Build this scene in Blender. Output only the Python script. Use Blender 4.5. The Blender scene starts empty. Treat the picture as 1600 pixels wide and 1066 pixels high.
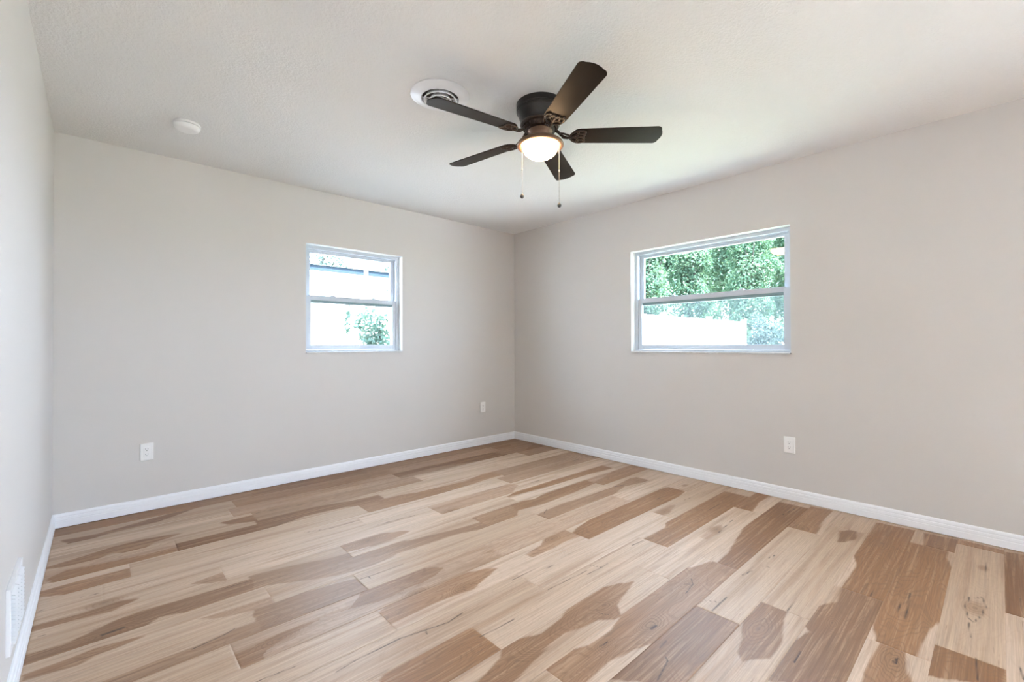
import bpy, bmesh, math, random
import numpy as np
from mathutils import Vector, Matrix

# ------------------------------------------------------------------ camera, light, exposure
SC = bpy.context.scene
COL = SC.collection
SC.view_settings.view_transform = 'Standard'
SC.view_settings.look = 'None'
SC.view_settings.exposure = 0.13
SC.view_settings.gamma = 1.0
SC.view_settings.use_curve_mapping = False
SC.cycles.max_bounces = 14
SC.cycles.diffuse_bounces = 8
SC.cycles.glossy_bounces = 4
SC.cycles.transparent_max_bounces = 24
SC.cycles.sample_clamp_indirect = 0.0
SC.cycles.use_denoising = True

W, H, L = 3.859, 2.44, 8.60          # room width (x), height, length (y) stretched behind the camera for the added opening; back right corner at the origin

CAM_YAW, CAM_PITCH, CAM_ROLL = 0.8269, 0.0077, -0.0029
cam_data = bpy.data.cameras.new('camera')
cam = bpy.data.objects.new('camera', cam_data)
COL.objects.link(cam)
cam_data.sensor_width = 36.0
cam_data.lens = 702.14 / 1600 * 36.0
cam_data.clip_start = 0.02
cam_data.clip_end = 300
fw = Vector((math.cos(CAM_YAW) * math.cos(CAM_PITCH), math.sin(CAM_YAW) * math.cos(CAM_PITCH), math.sin(CAM_PITCH)))
rt = Vector((math.sin(CAM_YAW), -math.cos(CAM_YAW), 0))
up = rt.cross(fw)
r2 = rt * math.cos(CAM_ROLL) + up * math.sin(CAM_ROLL)
u2 = -rt * math.sin(CAM_ROLL) + up * math.cos(CAM_ROLL)
m = Matrix((r2, u2, -fw)).transposed().to_4x4()
m.translation = Vector((-3.6537, -3.9306, 1.122))
cam.matrix_world = m
SC.camera = cam

SKY_STRENGTH = 21.5
SUN_STRENGTH = 120.0
world = bpy.data.worlds.new('sky')
SC.world = world
world.use_nodes = True
bg = world.node_tree.nodes['Background']
bg.inputs['Color'].default_value = (0.76, 0.95, 1.22, 1)
bg.inputs['Strength'].default_value = SKY_STRENGTH

sun_data = bpy.data.lights.new('sun', 'SUN')
sun_data.energy = SUN_STRENGTH
sun_data.angle = math.radians(2)
sun_data.color = (0.96, 0.98, 1.04)
sun = bpy.data.objects.new('sun', sun_data)
COL.objects.link(sun)
sun.rotation_euler = Vector((0.22, 0.52, -0.82)).to_track_quat('-Z', 'Y').to_euler()


def portal(name, loc, rot, sx, sy):
    d = bpy.data.lights.new(name, 'AREA')
    d.shape = 'RECTANGLE'
    d.size, d.size_y = sx, sy
    d.cycles.is_portal = True
    o = bpy.data.objects.new(name, d)
    COL.objects.link(o)
    o.location = loc
    o.rotation_euler = rot


WA = (-2.379, -1.481, 1.052, 1.980)   # opening of window 1 in the back wall: x0, x1, z0, z1
WB = (-2.914, -1.600, 1.045, 1.982)   # opening of window 2 in the right wall: y0, y1, z0, z1
LIGHT_OPENING = (-8.20, -6.05, 0.0, 2.10)      # unseen opening added in the right wall for its daylight: y0, y1, z0, z1
portal('window_daylight_back', ((WA[0] + WA[1]) / 2, 0.19, (WA[2] + WA[3]) / 2), (math.radians(-90), 0, 0), WA[1] - WA[0], WA[3] - WA[2])
portal('window_daylight_right', (0.19, (WB[0] + WB[1]) / 2, (WB[2] + WB[3]) / 2), (math.radians(90), 0, math.radians(90)), WB[1] - WB[0], WB[3] - WB[2])
portal('added_opening_daylight', (0.19, (LIGHT_OPENING[0] + LIGHT_OPENING[1]) / 2, 1.05), (math.radians(90), 0, math.radians(90)), LIGHT_OPENING[1] - LIGHT_OPENING[0], 2.1)  # portal for the added, unseen opening

# ------------------------------------------------------------------ helpers


def tag(o, label=None, cat=None, group=None, kind=None):
    if label: o['label'] = label
    if cat: o['category'] = cat
    if group: o['group'] = group
    if kind: o['kind'] = kind
    return o


def mk(name, bm, mat, parent=None, smooth=False, auto=None):
    me = bpy.data.meshes.new(name)
    bmesh.ops.recalc_face_normals(bm, faces=bm.faces[:])
    bm.to_mesh(me)
    bm.free()
    if smooth:
        me.polygons.foreach_set('use_smooth', [True] * len(me.polygons))
    o = bpy.data.objects.new(name, me)
    COL.objects.link(o)
    if mat is not None:
        for mm in (mat if isinstance(mat, (list, tuple)) else [mat]):
            me.materials.append(mm)
    if parent is not None:
        o.parent = parent
    if auto is not None:
        me.polygons.foreach_set('use_smooth', [True] * len(me.polygons))
        md = o.modifiers.new('edges', 'EDGE_SPLIT')
        md.split_angle = math.radians(auto)
    return o


def empty(name, loc, rz=0.0):
    o = bpy.data.objects.new(name, None)
    COL.objects.link(o)
    o.empty_display_size = 0.1
    o.location = loc
    o.rotation_euler = (0, 0, rz)
    return o


def copy_tree(o, parent=None):
    c = o.copy()
    COL.objects.link(c)
    c.parent = parent
    for ch in list(o.children):
        copy_tree(ch, c)
    return c


def box(bm, x0, y0, z0, x1, y1, z1, bevel=0.0):
    vs = [bm.verts.new(p) for p in ((x0, y0, z0), (x1, y0, z0), (x1, y1, z0), (x0, y1, z0), (x0, y0, z1), (x1, y0, z1), (x1, y1, z1), (x0, y1, z1))]
    fs = [bm.faces.new([vs[i] for i in q]) for q in ((3, 2, 1, 0), (4, 5, 6, 7), (0, 1, 5, 4), (1, 2, 6, 5), (2, 3, 7, 6), (3, 0, 4, 7))]
    if bevel > 0:
        es = list({e for f in fs for e in f.edges})
        bmesh.ops.bevel(bm, geom=es, offset=bevel, segments=2, affect='EDGES', profile=0.7)
    return vs


def lathe(bm, prof, seg=48, cx=0.0, cy=0.0, close=False):
    rings = []
    for r, z in prof:
        if r < 1e-6:
            rings.append([bm.verts.new((cx, cy, z))])
        else:
            rings.append([bm.verts.new((cx + r * math.cos(2 * math.pi * i / seg), cy + r * math.sin(2 * math.pi * i / seg), z)) for i in range(seg)])
    pairs = list(zip(rings[:-1], rings[1:])) + ([(rings[-1], rings[0])] if close else [])
    for a, b in pairs:
        for i in range(seg):
            j = (i + 1) % seg
            if len(a) == 1 and len(b) == 1:
                continue
            if len(a) == 1:
                bm.faces.new((a[0], b[i], b[j]))
            elif len(b) == 1:
                bm.faces.new((a[i], b[0], a[j]))
            else:
                bm.faces.new((a[i], b[i], b[j], a[j]))


def tube(bm, pts, rad, seg=10, caps=True):
    pts = [Vector(p) for p in pts]
    n = len(pts)
    rads = rad if isinstance(rad, (list, tuple)) else [rad] * n
    rings = []
    ref = None
    for i, p in enumerate(pts):
        t = (pts[min(i + 1, n - 1)] - pts[max(i - 1, 0)]).normalized()
        if ref is None:
            ref = Vector((0, 0, 1)) if abs(t.z) < 0.9 else Vector((1, 0, 0))
        a = t.cross(ref).normalized()
        b = t.cross(a).normalized()
        ref = -b if False else ref
        rings.append([bm.verts.new(p + (a * math.cos(2 * math.pi * k / seg) + b * math.sin(2 * math.pi * k / seg)) * rads[i]) for k in range(seg)])
    for a, b in zip(rings[:-1], rings[1:]):
        for k in range(seg):
            bm.faces.new((a[k], a[(k + 1) % seg], b[(k + 1) % seg], b[k]))
    if caps:
        bm.faces.new(rings[0][::-1])
        bm.faces.new(rings[-1])


def slab(bm, outline, z0, z1):
    """extrude a closed 2-D outline (list of x,y) between z0 and z1"""
    lo = [bm.verts.new((x, y, z0)) for x, y in outline]
    hi = [bm.verts.new((x, y, z1)) for x, y in outline]
    n = len(lo)
    bm.faces.new(lo[::-1])
    bm.faces.new(hi)
    for i in range(n):
        j = (i + 1) % n
        bm.faces.new((lo[i], lo[j], hi[j], hi[i]))


# ------------------------------------------------------------------ materials


class NT:
    def __init__(self, name):
        self.m = bpy.data.materials.new(name)
        self.m.use_nodes = True
        self.t = self.m.node_tree
        self.b = self.t.nodes['Principled BSDF']
        self.out = self.t.nodes['Material Output']

    def n(self, typ, **kw):
        nd = self.t.nodes.new(typ)
        for k, v in kw.items():
            setattr(nd, k, v)
        return nd

    def l(self, a, b):
        self.t.links.new(a, b)

    def math(self, op, a, b=None, clamp=False):
        nd = self.n('ShaderNodeMath', operation=op, use_clamp=clamp)
        for i, v in enumerate((a, b)):
            if v is None: continue
            if isinstance(v, (int, float)): nd.inputs[i].default_value = v
            else: self.l(v, nd.inputs[i])
        return nd.outputs[0]

    def noise(self, vec, scale, detail=3, rough=0.5, dist=0.0):
        nd = self.n('ShaderNodeTexNoise')
        nd.inputs['Scale'].default_value = scale
        nd.inputs['Detail'].default_value = detail
        nd.inputs['Roughness'].default_value = rough
        nd.inputs['Distortion'].default_value = dist
        if vec is not None: self.l(vec, nd.inputs['Vector'])
        return nd.outputs['Fac']

    def mapping(self, vec, scale):
        nd = self.n('ShaderNodeMapping')
        nd.inputs['Scale'].default_value = scale
        self.l(vec, nd.inputs['Vector'])
        return nd.outputs[0]

    def step(self, v, a, b):
        nd = self.n('ShaderNodeMapRange', interpolation_type='SMOOTHSTEP')
        self.l(v, nd.inputs['Value'])
        nd.inputs['From Min'].default_value = a
        nd.inputs['From Max'].default_value = b
        return nd.outputs[0]

    def lin(self, v, a, b, c, d):
        nd = self.n('ShaderNodeMapRange')
        self.l(v, nd.inputs['Value'])
        for k, x in zip(('From Min', 'From Max', 'To Min', 'To Max'), (a, b, c, d)):
            nd.inputs[k].default_value = x
        return nd.outputs[0]

    def mix(self, fac, a, b, blend='MIX'):
        nd = self.n('ShaderNodeMix', data_type='RGBA', blend_type=blend)
        for key, v in (('Factor', fac), ('A', a), ('B', b)):
            s = [i for i in nd.inputs if i.name == key and i.enabled][0] if key == 'Factor' else [i for i in nd.inputs if i.name == key and i.type == 'RGBA'][0]
            if isinstance(v, (int, float)): s.default_value = v
            elif isinstance(v, tuple): s.default_value = (*v, 1)
            else: self.l(v, s)
        return [o for o in nd.outputs if o.type == 'RGBA'][0]

    def bump(self, h, strength, dist):
        nd = self.n('ShaderNodeBump')
        nd.inputs['Strength'].default_value = strength
        nd.inputs['Distance'].default_value = dist
        self.l(h, nd.inputs['Height'])
        self.l(nd.outputs[0], self.b.inputs['Normal'])


def plain(name, col, rough=0.5, spec=0.5, metal=0.0, var=0.04, vscale=9.0, bump=0.0, bscale=200.0):
    t = NT(name)
    tc = t.n('ShaderNodeTexCoord').outputs['Object']
    f = t.noise(tc, vscale, 4)
    a = tuple(c * (1 - var) for c in col)
    b = tuple(min(1, c * (1 + var)) for c in col)
    t.l(t.mix(f, a, b), t.b.inputs['Base Color'])
    t.b.inputs['Roughness'].default_value = rough
    t.b.inputs['Specular IOR Level'].default_value = spec
    t.b.inputs['Metallic'].default_value = metal
    if bump:
        t.bump(t.noise(tc, bscale, 3), bump, 0.002)
    return t.m


WALL_COL = (0.640, 0.616, 0.592)
M = {}
M['wall'] = plain('greige_wall_paint', WALL_COL, 0.5, 0.32, var=0.012, vscale=2, bump=0.12, bscale=160)
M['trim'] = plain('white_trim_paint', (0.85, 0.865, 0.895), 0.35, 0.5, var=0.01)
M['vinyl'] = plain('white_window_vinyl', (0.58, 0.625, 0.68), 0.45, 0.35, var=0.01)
M['reveal'] = plain('pale_reveal_paint', (0.66, 0.67, 0.65), 0.6, 0.25, var=0.01)
M['plastic'] = plain('white_plastic', (0.87, 0.87, 0.86), 0.35, 0.5, var=0.01)
M['seal'] = plain('grey_green_glazing_seal', (0.23, 0.33, 0.34), 0.5, 0.4)
M['slot'] = plain('dark_slot', (0.03, 0.03, 0.035), 0.6, 0.3)
M['duct'] = plain('dark_duct', (0.07, 0.06, 0.055), 0.7, 0.3)
M['vent'] = plain('white_vent_enamel', (0.80, 0.81, 0.83), 0.35, 0.5, var=0.01)
M['fitter'] = plain('glow_lightened_bronze', (0.20, 0.115, 0.07), 0.42, 0.5, metal=0.4, var=0.2, vscale=30)  # brown bronze, lightened to carry the lamp's glow in its colour
M['bronze'] = plain('oil_rubbed_bronze', (0.022, 0.019, 0.018), 0.36, 0.6, metal=0.35, var=0.25, vscale=40)
M['iron'] = plain('dark_bronze_casting', (0.055, 0.036, 0.026), 0.33, 0.6, metal=0.45, var=0.35, vscale=90)
M['chain'] = plain('bright_nickel_chain', (0.42, 0.40, 0.37), 0.5, 0.4, metal=0.6)
M['fob'] = plain('dark_pull_fob', (0.05, 0.05, 0.05), 0.3, 0.6)
M['marble'] = plain('white_marble_sill', (0.62, 0.62, 0.61), 0.35, 0.4, var=0.22, vscale=60)
M['fence'] = plain('white_fence_boards', (0.72, 0.71, 0.73), 0.6, 0.2, var=0.10, vscale=6)
M['house'] = plain('pale_stucco', (0.76, 0.75, 0.79), 0.7, 0.2, var=0.03, vscale=3, bump=0.2, bscale=60)
M['fascia'] = plain('blue_grey_fascia', (0.011, 0.019, 0.028), 0.6, 0.1, var=0.25, vscale=8)
M['roof'] = plain('pale_shingle_roof', (0.72, 0.73, 0.75), 0.8, 0.2, var=0.1, vscale=20)
M['bark'] = plain('grey_brown_bark', (0.02, 0.018, 0.015), 0.85, 0.2, var=0.3, vscale=25, bump=0.5, bscale=60)
M['grass'] = plain('dry_pale_lawn', (0.15, 0.165, 0.11), 0.9, 0.1, var=0.4, vscale=14, bump=0.4, bscale=120)
M['bounce_slab'] = plain('pale_bounce_slab', (0.62, 0.61, 0.59), 0.8, 0.2, var=0.06, vscale=5)  # for the unseen slab added to bounce daylight
M['blind_wall'] = plain('white_exterior_stucco', (0.74, 0.73, 0.70), 0.8, 0.2, var=0.03)

t = NT('textured_white_ceiling')
tc = t.n('ShaderNodeTexCoord').outputs['Object']
k1 = t.noise(tc, 85, 4, 0.55)
k2 = t.noise(tc, 34, 3, 0.5)
t.l(t.mix(t.noise(tc, 3, 2), (0.78, 0.775, 0.765), (0.805, 0.80, 0.79)), t.b.inputs['Base Color'])
t.b.inputs['Roughness'].default_value = 0.75
t.b.inputs['Specular IOR Level'].default_value = 0.05
t.bump(t.math('ADD', t.step(k1, 0.42, 0.62), t.math('MULTIPLY', k2, 0.6)), 0.42, 0.003)
M['ceiling'] = t.m

t = NT('espresso_blade_wood')
tc = t.n('ShaderNodeTexCoord').outputs['Object']
g = t.noise(t.mapping(tc, (4, 60, 10)), 3, 4)
t.l(t.mix(g, (0.010, 0.0065, 0.004), (0.024, 0.0135, 0.007)), t.b.inputs['Base Color'])
t.b.inputs['Roughness'].default_value = 0.40
t.b.inputs['Specular IOR Level'].default_value = 0.2
M['blade'] = t.m

t = NT('lit_opal_glass')
t.b.inputs['Base Color'].default_value = (0.9, 0.85, 0.75, 1)
t.b.inputs['Roughness'].default_value = 0.25
lw = t.n('ShaderNodeLayerWeight')
lw.inputs['Blend'].default_value = 0.5
gn = t.n('ShaderNodeTexCoord').outputs['Generated']
t.l(t.mix(t.noise(gn, 3, 2), (1.0, 0.64, 0.34), (1.0, 0.67, 0.37)), t.b.inputs['Emission Color'])
t.b.inputs['Emission Strength'].default_value = 45.0
M['bowl'] = t.m


def glass_mat(name, tint):
    t = NT(name)
    t.t.nodes.remove(t.b)
    tr = t.n('ShaderNodeBsdfTransparent')
    tr.inputs['Color'].default_value = (*tint, 1)
    gl = t.n('ShaderNodeBsdfGlossy')
    gl.inputs['Roughness'].default_value = 0.01
    fr = t.n('ShaderNodeLayerWeight')
    fr.inputs['Blend'].default_value = 0.5
    f5 = t.math('POWER', fr.outputs['Facing'], 5.0)
    mx = t.n('ShaderNodeMixShader')
    t.l(t.math('ADD', t.math('MULTIPLY', f5, 0.94), 0.045, True), mx.inputs[0])
    t.l(tr.outputs[0], mx.inputs[1])
    t.l(gl.outputs[0], mx.inputs[2])
    t.l(mx.outputs[0], t.out.inputs['Surface'])
    return t.m


M['glass'] = glass_mat('clear_window_glass', (0.96, 0.985, 0.985))

t = NT('fine_insect_screen')
t.t.nodes.remove(t.b)
tr = t.n('ShaderNodeBsdfTransparent')
df = t.n('ShaderNodeBsdfTranslucent')
df.inputs['Color'].default_value = (0.075, 0.092, 0.10, 1)
mx = t.n('ShaderNodeMixShader')
gn = t.n('ShaderNodeTexCoord').outputs['Object']
t.l(t.lin(t.noise(gn, 6, 2), 0, 1, 0.24, 0.30), mx.inputs[0])
t.l(tr.outputs[0], mx.inputs[1])
t.l(df.outputs[0], mx.inputs[2])
t.l(mx.outputs[0], t.out.inputs['Surface'])
M['screen'] = t.m


def leaf_mat(name, c1, c2):
    t = NT(name)
    oi = t.n('ShaderNodeAttribute', attribute_name='leaf_tone')
    col = t.mix(oi.outputs['Fac'], c1, c2)
    df = t.n('ShaderNodeBsdfDiffuse')
    tl = t.n('ShaderNodeBsdfTranslucent')
    t.l(col, df.inputs['Color'])
    t.l(t.mix(0.5, col, (0.9, 1.0, 0.4), 'MULTIPLY'), tl.inputs['Color'])
    mx = t.n('ShaderNodeMixShader')
    mx.inputs[0].default_value = 0.4
    t.l(df.outputs[0], mx.inputs[1])
    t.l(tl.outputs[0], mx.inputs[2])
    t.t.nodes.remove(t.b)
    t.l(mx.outputs[0], t.out.inputs['Surface'])
    return t.m


M['leaf_a'] = leaf_mat('fresh_green_leaves', (0.026, 0.062, 0.041), (0.100, 0.150, 0.100))
M['leaf_c'] = leaf_mat('pale_yard_leaves', (0.065, 0.115, 0.10), (0.15, 0.22, 0.19))
M['leaf_b'] = leaf_mat('blue_green_leaves', (0.028, 0.046, 0.043), (0.070, 0.092, 0.086))

# vinyl plank floor: brown heartwood figures, cream sapwood, fine grain, knots and checks
t = NT('vinyl_plank_floor')
pc = t.n('ShaderNodeAttribute', attribute_name='plank_uv').outputs['Vector']
heart = t.n('ShaderNodeAttribute', attribute_name='heart').outputs['Fac']
hlev = t.n('ShaderNodeAttribute', attribute_name='heart_level').outputs['Fac']
crack = t.n('ShaderNodeAttribute', attribute_name='crack').outputs['Fac']
tone = t.n('ShaderNodeAttribute', attribute_name='tone').outputs['Fac']
wob = t.noise(t.mapping(pc, (1.0, 30, 1)), 1.0, 6, 0.62, 0.25)
fine = t.noise(t.mapping(pc, (3.5, 210, 1)), 1.0, 4, 0.65)
fib = t.noise(t.mapping(pc, (2.2, 70, 1)), 1.0, 5, 0.6)
h = t.math('ADD', heart, t.math('MULTIPLY', t.math('SUBTRACT', wob, 0.5), 0.85))
hm = t.math('MULTIPLY', t.step(h, 0.36, 0.62), hlev)
# growth-ring contour lines
base = t.noise(t.mapping(pc, (2.3, 9, 1)), 1.0, 2, 0.4, 0.5)
knot = t.n('ShaderNodeAttribute', attribute_name='knot').outputs['Fac']
ring = t.math('SINE', t.math('MULTIPLY', t.math('ADD', base, t.math('MULTIPLY', knot, 0.30)), 120.0))
ring = t.step(ring, 0.1, 1.0)
streak = t.step(t.noise(t.mapping(pc, (1.1, 26, 1)), 1.0, 4, 0.55), 0.47, 0.68)
sapc = t.mix(tone, (0.49, 0.350, 0.242), (0.625, 0.475, 0.360))
sapc = t.mix(t.math('MULTIPLY', streak, 0.6), sapc, (0.37, 0.235, 0.145))
band = t.step(t.noise(t.mapping(pc, (0.55, 9, 1)), 1.0, 3, 0.5), 0.48, 0.70)
sapc = t.mix(t.math('MULTIPLY', band, 0.45), sapc, (0.40, 0.265, 0.165))
heac = t.mix(tone, (0.205, 0.098, 0.045), (0.33, 0.172, 0.082))
heac = t.mix(t.math('MULTIPLY', t.step(fib, 0.45, 0.75), 0.8), heac, (0.475, 0.30, 0.175))
c = t.mix(hm, sapc, heac)
c = t.mix(t.math('MULTIPLY', t.step(knot, 0.10, 0.75), 0.55), c, (0.30, 0.17, 0.09))
c = t.mix(t.math('MULTIPLY', t.step(t.math('ADD', knot, t.math('MULTIPLY', t.math('SUBTRACT', fib, 0.5), 0.6)), 0.80, 1.0), 0.5), c, (0.12, 0.08, 0.065))
rs = t.math('MULTIPLY', ring, t.math('ADD', t.math('ADD', t.math('MULTIPLY', hm, 0.36), t.math('MULTIPLY', t.step(knot, 0.05, 0.6), 0.3)), 0.07))
c = t.mix(rs, c, (0.22, 0.12, 0.065))
gr = t.lin(fine, 0.25, 0.75, 0.74, 1.18)
gc = t.n('ShaderNodeCombineColor')
for i in range(3): t.l(gr, gc.inputs[i])
c = t.mix(1.0, c, gc.outputs[0], 'MULTIPLY')
spk = t.step(t.noise(t.mapping(pc, (5, 110, 1)), 1.0, 3, 0.6), 0.665, 0.74)
c = t.mix(t.math('MULTIPLY', spk, 0.45), c, (0.17, 0.10, 0.065))
ck = t.math('ADD', crack, t.math('MULTIPLY', t.math('SUBTRACT', fine, 0.5), 0.6))
c = t.mix(t.math('MULTIPLY', t.step(ck, 0.30, 1.0), 0.9), c, (0.055, 0.035, 0.028))
t.l(c, t.b.inputs['Base Color'])
t.l(t.lin(fine, 0, 1, 0.38, 0.52), t.b.inputs['Roughness'])
t.b.inputs['Specular IOR Level'].default_value = 0.30
t.bump(fine, 0.12, 0.001)
M['floor'] = t.m

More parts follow.
